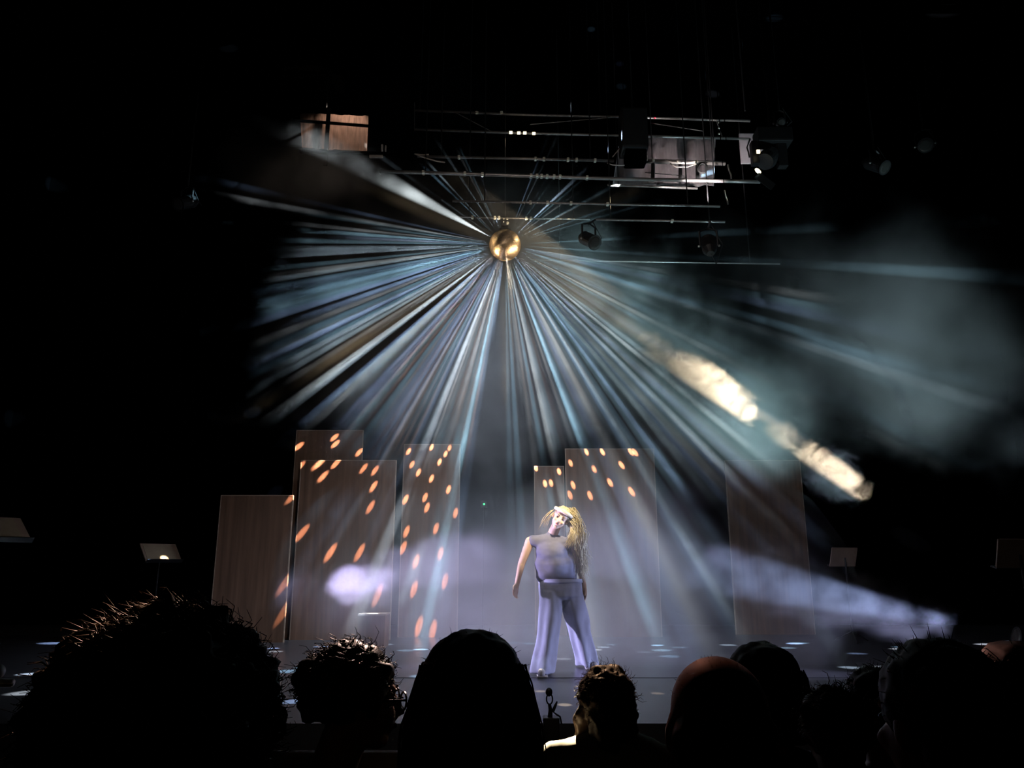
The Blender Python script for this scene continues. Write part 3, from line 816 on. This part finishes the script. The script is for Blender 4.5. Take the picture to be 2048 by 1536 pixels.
for k in range(10):                                       # wisps left of the face
    root = Q(1106 + rr.uniform(-8, 6), 1022 + rr.uniform(-6, 8), rr.uniform(-.08, .04))
    ti = Q(1086 + rr.gauss(0, 5), rr.uniform(1045, 1064), rr.uniform(-.1, .03))
    st.append(([root.lerp(ti, j / 5) + V((-.014 * math.sin(j / 5 * PI), 0, .008 * math.sin(j / 5 * PI))) for j in range(6)], .004))
for k in range(60):                                       # strands over the chest
    root = Q(1143 + rr.uniform(-3, 6), 1052 + rr.uniform(-5, 8), -.06)
    ti = Q(rr.uniform(1128, 1150), rr.uniform(1078, 1100), -.13)
    st.append(([root.lerp(ti, j / 5) + V((.02 * math.sin(j / 5 * PI), -.02 * math.sin(j / 5 * PI), 0)) for j in range(6)], .004))
mk('hair', add_strands(hm, st), M['blonde'], dn)
bm = B()
tube(bm, [HC + u * (.062 + .012 * math.sin(a)) + r * .088 * math.cos(a) + f * (.104 * math.sin(a) - .012) for a in (2 * PI * k / 28 for k in range(29))], .019, 8)
mk('headband', bm, M['headband'], dn, smooth=True)


# ---------------- the audience
def audience(px, py, row, label, hair, look=(0, 1), headtilt=0.0, shirt='cloth', hs=1.0, skin='skin_aud', dy=0.0, extra=None, group=None, lean=0.0, drop=.27):
    d, fl = ROW[row]; d += dy
    c = P(px, py, d)
    base = V((c.x, c.y - .02, fl))
    t = thing('person', label, 'person', base, 'seated audience seen from behind')
    fw = V((look[0], look[1], -.06)); ax = axes(fw, V((headtilt, 0, 1)))
    s = hs
    sh = c.z - drop * s; hz = fl + .50
    x, y = c.x - lean, c.y - .03
    L_, R_ = -1, 1
    bs = head_shapes(c, ax, s)
    bs += [('c', c - ax[2] * .07 * s - ax[1] * .02, V((x, y - .02, sh + .07)), .055, .06), ('c', V((x - .165, y, sh)), V((x, y - .02, sh + .05)), .055, .07), ('c', V((x + .165, y, sh)), V((x, y - .02, sh + .05)), .055, .07),
           ('e', V((x, y, sh - .13)), (.175, .115, .19)), ('e', V((x, y, (sh + hz) / 2 - .08)), (.155, .115, .2)), ('e', V((x, y + .02, hz + .02)), (.18, .14, .11))]
    clo = [('c', V((x - .165, y, sh)), V((x, y - .02, sh + .035)), .068, .08), ('c', V((x + .165, y, sh)), V((x, y - .02, sh + .035)), .068, .08),
           ('e', V((x, y, sh - .13)), (.19, .13, .2)), ('e', V((x, y, (sh + hz) / 2 - .08)), (.17, .13, .21)), ('e', V((x, y + .02, hz + .03)), (.188, .14, .10))]
    leg = [('e', V((x, y + .04, hz + .01)), (.19, .15, .105))]
    for k in (-1, 1):
        so = V((x + k * .175, y, sh)); e_ = V((x + k * .215, y + .07, sh - .26)); w_ = V((x + k * .075, y + .27, hz + .115))
        bs += [('c', so, e_, .048, .038), ('c', e_, w_, .038, .026)] + hand_shapes(w_, V((-k * .35, .85, -.2)), V((0, -.2, -1)), k, .5)
        clo += [('c', so, e_, .06, .05), ('c', e_, w_ - (w_ - e_) * .12, .05, .038)]
        kn = V((x + k * .11, y + .43, hz + .0)); an = V((x + k * .11, y + .40, fl + .09)); h_ = V((x + k * .09, y + .06, hz))
        bs += [('c', h_, kn, .08, .055), ('c', kn, an, .055, .038), ('c', an + V((0, 0, -.04)), V((an.x, an.y + .13, fl + .045)), .036, .028)]
        leg += [('c', h_, kn, .09, .066), ('c', kn, an, .066, .055)]
        bm = B(); capsule(bm, V((an.x, an.y - .02, fl + .046)), V((an.x, an.y + .15, fl + .042)), .046, .04)
        mk('shoe', bm, M['metal_black'], t, smooth=True)
    mk('body', organic(bs, .0095, 4), M[skin], t)
    mk('shirt', organic(clo, .014, 5, (.012, (9, 9, 9))), M[shirt], t)
    mk('trousers', organic(leg, .016, 5, (.01, (8, 8, 8))), M['cloth'], t)
    face_parts(c, ax, t, s)
    if hair: hair(t, c, ax, s)
    if extra: extra(t, c, ax, s)
    return t


def fuzz(rng, c, ax, rad, n, ln, r0, curl=0.0, zmin=-.4, down=0.0):
    """short strands standing off a hair volume"""
    out = []
    for k in range(n):
        d = V((rng.gauss(0, 1), rng.gauss(0, 1), rng.gauss(0, 1))).normalized()
        if d.z < zmin: continue
        p = c + ax[0] * d.x * rad[0] + ax[1] * d.y * rad[1] + ax[2] * d.z * rad[2]
        q = (ax[0] * d.x + ax[1] * d.y + ax[2] * d.z)
        w = V((rng.gauss(0, 1), rng.gauss(0, 1), rng.gauss(0, 1))) * .5
        l_ = ln * rng.uniform(.4, 1.2)
        pts = []
        for j in range(6):
            u_ = j / 5
            pts.append(p - q * .015 + (q + w * .7) * l_ * u_ + V((curl * math.sin(u_ * 9 + k), curl * math.cos(u_ * 8 + k), curl * math.sin(u_ * 7 + k))) + V((0, 0, -down * u_ * u_)))
        out.append((pts, r0))
    return out


def short_hair(m, th=.012, n=500, ln=.012, full=True):
    def f(t, c, ax, s):
        rng = random.Random(int(c.x * 1000)); rad = ((.077 + th) * s, (.097 + th) * s, (.084 + th) * s); cc = c + (ax[2] * .036 - ax[1] * .022) * s
        sh = [('e', cc, rad, ax), ('e', c + (-ax[1] * .055 - ax[2] * .03) * s, ((.066 + th) * s, (.05 + th) * s, .06 * s), ax)]
        mk('hair', add_strands(organic(sh, .009, 4, (.006, (40, 40, 40))), fuzz(rng, cc, ax, rad, n, ln, .0012)), M[m], t)
    return f


def curly_hair(m, rad_, n=1200, up=.03, curl=.012, ln=.05, wob=.03, back=.03):
    def f(t, c, ax, s):
        rng = random.Random(int(c.x * 1000) + 5); cc = c + ax[2] * up - ax[1] * back
        sh = [('e', cc, rad_, ax)]
        mk('hair', add_strands(organic(sh, .011, 3, (wob, (22, 22, 22))), fuzz(rng, cc, ax, rad_, n, ln, .0022, curl)), M[m], t)
    return f


def long_hair(m, wid, length, n=420, top_r=(.1, .115, .105), flare=1.25, fz=.02):
    def f(t, c, ax, s):
        rng = random.Random(int(c.x * 1000) + 9); cc = c + ax[2] * .035 - ax[1] * .03
        sh = [('e', cc, top_r, ax)]
        for k in (-1, -.5, 0, .5, 1):
            a_ = cc + ax[0] * k * wid * .72 - ax[1] * .03; b_ = c + V((k * wid * flare, -.05 - .03 * (1 - abs(k)), -length))
            sh.append(('c', a_, b_, .055, .045))
        st = fuzz(rng, cc, ax, top_r, 260, fz, .0013)
        for k in range(n):
            a = rng.uniform(-PI * .98, -.02) if rng.random() < .75 else rng.uniform(-PI, PI)
            p = cc + ax[0] * math.cos(a) * top_r[0] * 1.0 + ax[1] * math.sin(a) * top_r[1] * .98 + V((0, 0, rng.uniform(-.02, .04)))
            e = c + V((math.cos(a) * (wid * flare + .045) * rng.uniform(.85, 1.05), -.05 + math.sin(a) * .07, -length * rng.uniform(.8, 1.12)))
            st.append(([p.lerp(e, j / 7) + V((.006 * math.sin(j * 1.1 + k), .006 * math.cos(j * 1.3 + k), .0)) + ax[0] * math.cos(a) * .02 * math.sin(j / 7 * PI) for j in range(8)], .0024))
        mk('hair', add_strands(organic(sh, .011, 5, (.008, (28, 28, 6))), st), M[m], t)
    return f


def updo(m):
    def f(t, c, ax, s):
        rng = random.Random(77); rad = (.096, .112, .1); cc = c + ax[2] * .034 - ax[1] * .025
        sh = [('e', cc, rad, ax), ('e', c + (ax[2] * .075 - ax[1] * .07 + ax[0] * .01), (.055, .05, .045), ax), ('c', c - ax[1] * .06, c - ax[1] * .075 - ax[2] * .09, .075, .06),
              ('c', c + ax[0] * .06 - ax[1] * .03, c + ax[0] * .078 - ax[1] * .03 - ax[2] * .12, .04, .025), ('c', c - ax[0] * .065 - ax[1] * .02, c - ax[0] * .095 - ax[2] * .1, .035, .022), ('e', c + ax[0] * .02 + ax[2] * .105 - ax[1] * .02, (.05, .05, .03), ax)]
        mk('hair', add_strands(organic(sh, .009, 4, (.012, (30, 30, 30))), fuzz(rng, cc, ax, rad, 500, .03, .0016, .006, -.9)), M[m], t)
    return f


def balding(m):
    def f(t, c, ax, s):
        rng = random.Random(42); st = []
        sh = [('e', c + (-ax[1] * .04 - ax[2] * .01) * s, (.083 * s, .078 * s, .075 * s), ax)]
        rad = (.079 * s, .099 * s, .086 * s); cc = c + (ax[2] * .032 - ax[1] * .015) * s
        st = fuzz(rng, cc, ax, rad, 2600, .009, .0008)
        mk('hair', add_strands(organic(sh, .009, 3, (.004, (40, 40, 40))), st), M[m], t, label='short cropped hair, thin on top')
    return f


def glasses(t, c, ax, s):
    r, f, u = ax
    bm = B()
    for k in (-1, 1):
        o = c + (r * .034 * k + f * .108 + u * .0) * s
        tube(bm, [o + (r * .027 * math.cos(a) + u * .021 * math.sin(a)) * s for a in (2 * PI * j / 18 for j in range(19))], .0028, 6)
        tube(bm, [c + (r * .062 * k + f * .105 + u * .006) * s, c + (r * .083 * k + f * .05 + u * .008) * s, c + (r * .085 * k - f * .01 + u * .002) * s], .003, 6)
    tube(bm, [c + (r * -.008 + f * .113 + u * .004) * s, c + (r * .008 + f * .113 + u * .004) * s], .003, 6)
    mk('glasses', bm, M['frame'], t, label='thin dark glasses')


def earring(t, c, ax, s):
    mk('earring', ell(B(), c + ax[0] * .1 - ax[2] * .1 + ax[1] * .0, (.006, .006, .014), sub=2), M['steel'], t, label='small silver earring')


audience(322, 1466, 'a', 'person with a huge dark curly head of hair, at the lower left', curly_hair('brown_hair', (.185, .17, .185), 3500, .01, .010, .028, .04, .02), shirt='cloth_brown')
audience(716, 1398, 'b', 'man with curly dark hair and thin glasses, head turned to the right', curly_hair('dark_hair', (.098, .122, .102), 900, .035, .008, .03, .02, .035), look=(.92, .40), extra=glasses, lean=.06)
audience(946, 1384, 'b', 'person with long loose dark hair, right of the man with glasses', long_hair('dark_hair', .10, .26, top_r=(.128, .13, .118)), lean=-.05)
audience(1212, 1412, 'c', 'woman with pinned up brown hair and a white collar, right of the microphone', updo('brown_hair'), shirt='cloth_white', hs=.98, drop=.17)
audience(1437, 1462, 'a', 'man with cropped thin hair, a reddish light on his crown', balding('brown_hair'), hs=1.0, skin='skin_aud')
audience(1522, 1376, 'c', 'woman with dark chin length hair and an earring, behind the man with cropped hair', long_hair('dark_hair', .085, .13, top_r=(.125, .125, .118), flare=1.2, fz=.012), extra=earring, headtilt=.1)
audience(1748, 1412, 'c', 'person with small dark curly hair, left of the man at the lower right', curly_hair('dark_hair', (.095, .11, .1), 700, .03, .006, .025, .014))
audience(1668, 1462, 'b', 'person with low auburn curls, left of the small dark curly head', curly_hair('red_hair', (.084, .1, .085), 900, .02, .008, .026, .016), hs=.86)
audience(1878, 1446, 'a', 'man with short dark hair at the lower right, one pale ear showing', short_hair('dark_hair', .013, 700, .02), look=(-.25, .95))
audience(2038, 1396, 'b', 'person cut by the right edge, cheek lit warmly', curly_hair('dark_hair', (.098, .12, .1), 500, .036, .004, .018, .008, .006), look=(-.5, .87))


# ------------------------------------------------------------------ benches under the audience
def bench(row, x0, x1, label, hi=.72):
    y, fl = ROW[row]
    t = thing('audience_bench', label, 'bench', ((x0 + x1) / 2, y, fl), 'audience benches')
    mk('seat', box(B(), (x0, y - .18, fl + .33), (x1, y + .24, fl + .40), .015), M['bench'], t)
    mk('backrest', box(B(), (x0, y - .27, fl + .30), (x1, y - .225, fl + hi), .012), M['bench_wood'], t)
    for k in range(4):
        x = x0 + .05 + (x1 - x0 - .1) * k / 3
        mk('leg', box(B(), (x - .03, y - .24, fl), (x + .03, y + .2, fl + .34)), M['metal_black'], t)


bench('d', -1.2, 1.6, 'empty front bench whose dark wooden back shows below the stage edge', .945)


# ------------------------------------------------------------------ haze and smoke
def smoke(name, label, c, rad, dens, scale, lo, hi, soft=.3, amp=.6, det=3, col=(1, 1, 1), axz=None, aniso=.2, step=1.0, warp=0.0, floor_clip=True, stretch=(1, 1, 1)):
    m = bpy.data.materials.new(name); m.use_nodes = True
    nt = m.node_tree; nt.nodes.clear(); N = nt.nodes.new; L = nt.links.new
    o = N('ShaderNodeOutputMaterial'); vs = N('ShaderNodeVolumeScatter'); vs.inputs['Color'].default_value = (*col, 1); vs.inputs['Anisotropy'].default_value = aniso
    tc = N('ShaderNodeTexCoord'); ge = N('ShaderNodeNewGeometry')
    mp = N('ShaderNodeMapping'); mp.inputs['Scale'].default_value = stretch; L(ge.outputs['Position'], mp.inputs[0])
    nz = N('ShaderNodeTexNoise'); nz.inputs['Scale'].default_value = scale; nz.inputs['Detail'].default_value = det; nz.inputs['Distortion'].default_value = warp
    ln = N('ShaderNodeVectorMath'); ln.operation = 'LENGTH'
    m1 = N('ShaderNodeMapRange'); m1.interpolation_type = 'SMOOTHSTEP'
    m1.inputs[1].default_value = soft; m1.inputs[2].default_value = 1.0; m1.inputs[3].default_value = 0; m1.inputs[4].default_value = -amp
    ad = N('ShaderNodeMath'); ad.operation = 'ADD'
    m2 = N('ShaderNodeMapRange'); m2.interpolation_type = 'SMOOTHSTEP'
    m2.inputs[1].default_value = lo; m2.inputs[2].default_value = hi; m2.inputs[3].default_value = 0; m2.inputs[4].default_value = dens
    L(mp.outputs[0], nz.inputs[0]); L(tc.outputs['Object'], ln.inputs[0]); L(ln.outputs['Value'], m1.inputs[0])
    L(nz.outputs[0], ad.inputs[0]); L(m1.outputs[0], ad.inputs[1]); L(ad.outputs[0], m2.inputs[0]); L(m2.outputs[0], vs.inputs['Density'])
    L(vs.outputs[0], o.inputs['Volume'])
    m.cycles.volume_step_rate = step
    m.cycles.volume_sampling = 'EQUIANGULAR'
    bm = B(); bmesh.ops.create_icosphere(bm, subdivisions=3, radius=1.03)
    mw = Matrix.Diagonal((*rad, 1))
    if axz is not None:
        R3 = Matrix((axz[0], axz[1], axz[2])).transposed().to_4x4(); mw = R3 @ mw
    mw = Matrix.Translation(c) @ mw
    if floor_clip:
        inv = mw.inverted()
        bm.transform(mw)
        bmesh.ops.bisect_plane(bm, geom=bm.verts[:] + bm.edges[:] + bm.faces[:], plane_co=(0, 0, .012), plane_no=(0, 0, -1), clear_outer=True)
        eg = [e for e in bm.edges if e.is_boundary]
        if eg: bmesh.ops.holes_fill(bm, edges=eg)
        bm.transform(inv)
    me = bpy.data.meshes.new(name); bm.to_mesh(me); bm.free(); me.materials.append(m)
    ob = bpy.data.objects.new(name, me); C.objects.link(ob); ob.matrix_world = mw
    return setp(ob, label, 'smoke', None, 'stuff')


smoke('stage_haze', 'thin haze around the mirror ball carrying its beams', P(960, 655, 9.4), (4.0, 2.4, 3.1), .40, 1.5, .14, .70, .35, .55, 4, step=1.6)
smoke('stage_haze.001', 'patchy haze high up on the left where the broad beam ends', P(600, 330, 9.3), (2.2, 1.0, .95), .34, 1.4, .18, .66, .3, .55, 3, step=1.5)
smoke('floor_haze', 'lavender haze around the dancer above the stage floor', P(1120, 1180, 8.8), (3.2, 2.3, 1.9), .30, .7, .0, .55, .25, .5, 2, step=2.0)
smoke('smoke_cloud', 'teal grey smoke cloud filling the upper right', P(1800, 680, 9.2), (3.7, 1.9, 2.4), .30, .8, .16, .64, .1, .45, 4, step=1.5, warp=0)
smoke('smoke_cloud.001', 'teal smoke under the bright diagonal beam', P(1440, 850, 9.0), (2.0, 1.6, 1.55), .32, 1.0, .12, .6, .1, .45, 4, step=1.5, warp=0)
bd = (BALL - FOLLOW_LAMP).normalized()


def on_follow(px):
    lo_, hi_ = 0.0, 1.0
    for _ in range(40):
        mid = (lo_ + hi_) / 2; q = FOLLOW_LAMP.lerp(BALL, mid)
        v = q - V((0, 0, ZC)); fwd = v.y * math.cos(PITCH) + v.z * math.sin(PITCH); x = 1024 + F * v.x / fwd
        if x > px: lo_ = mid
        else: hi_ = mid
    return FOLLOW_LAMP.lerp(BALL, lo_)


fx, fy = frame_of(bd)
axz = (bd, fx, bd.cross(fx))
for x0, x1, dens, lab, sc, lo, hi in ((1268, 1590, 2.3, 'dense cream smoke lit in the upper part of the diagonal beam', 5.0, .26, .56), (1545, 1782, .42, 'dense pale yellow smoke lit at the lower end of the diagonal beam', 6.0, .26, .58), (1240, 1370, 1.0, 'curling wisps of smoke at the upper end of the diagonal beam', 3.0, .46, .60), (1500, 1620, .22, 'thin wisp joining the two lit smoke plumes', 3.4, .48, .62)):
    q0, q1 = on_follow(x0), on_follow(x1)
    smoke('smoke_plume', lab, (q0 + q1) / 2, ((q1 - q0).length / 2, .46, .46), dens, sc, lo, hi, .3, .62, 4, axz=axz, step=.8, warp=1.2)
smoke('smoke_puff', 'bright lavender puff of smoke before the wide streaked flat', P(724, 1166, 7.5), (.56, .45, .34), 1.0, 3.4, .16, .55, .3, .6, 4, step=.8, warp=0)
q0, q1 = P(2070, 1284, 7.0), P(1180, 1085, 7.45)
bd2 = (q1 - q0).normalized(); gx, gy = frame_of(bd2)
smoke('smoke_jet', 'billowing bluish smoke along the low beam from the right', (q0 + q1) / 2, ((q1 - q0).length / 2 * 1.04, .52, .52), 0.62, 4.0, .22, .66, .3, .55, 5, axz=(bd2, gx, bd2.cross(gx)), step=.8, warp=0)
q0, q1 = P(640, 1172, 7.5), P(1090, 1085, 7.6)
bd3 = (q1 - q0).normalized(); gx, gy = frame_of(bd3)
smoke('smoke_jet', 'lavender smoke along the low beam from the left, trailing from the bright puff', (q0 + q1) / 2, ((q1 - q0).length / 2 * 1.06, .5, .5), .38, 3.2, .15, .62, .3, .55, 3, axz=(bd3, gx, bd3.cross(gx)), step=1.0, warp=0)
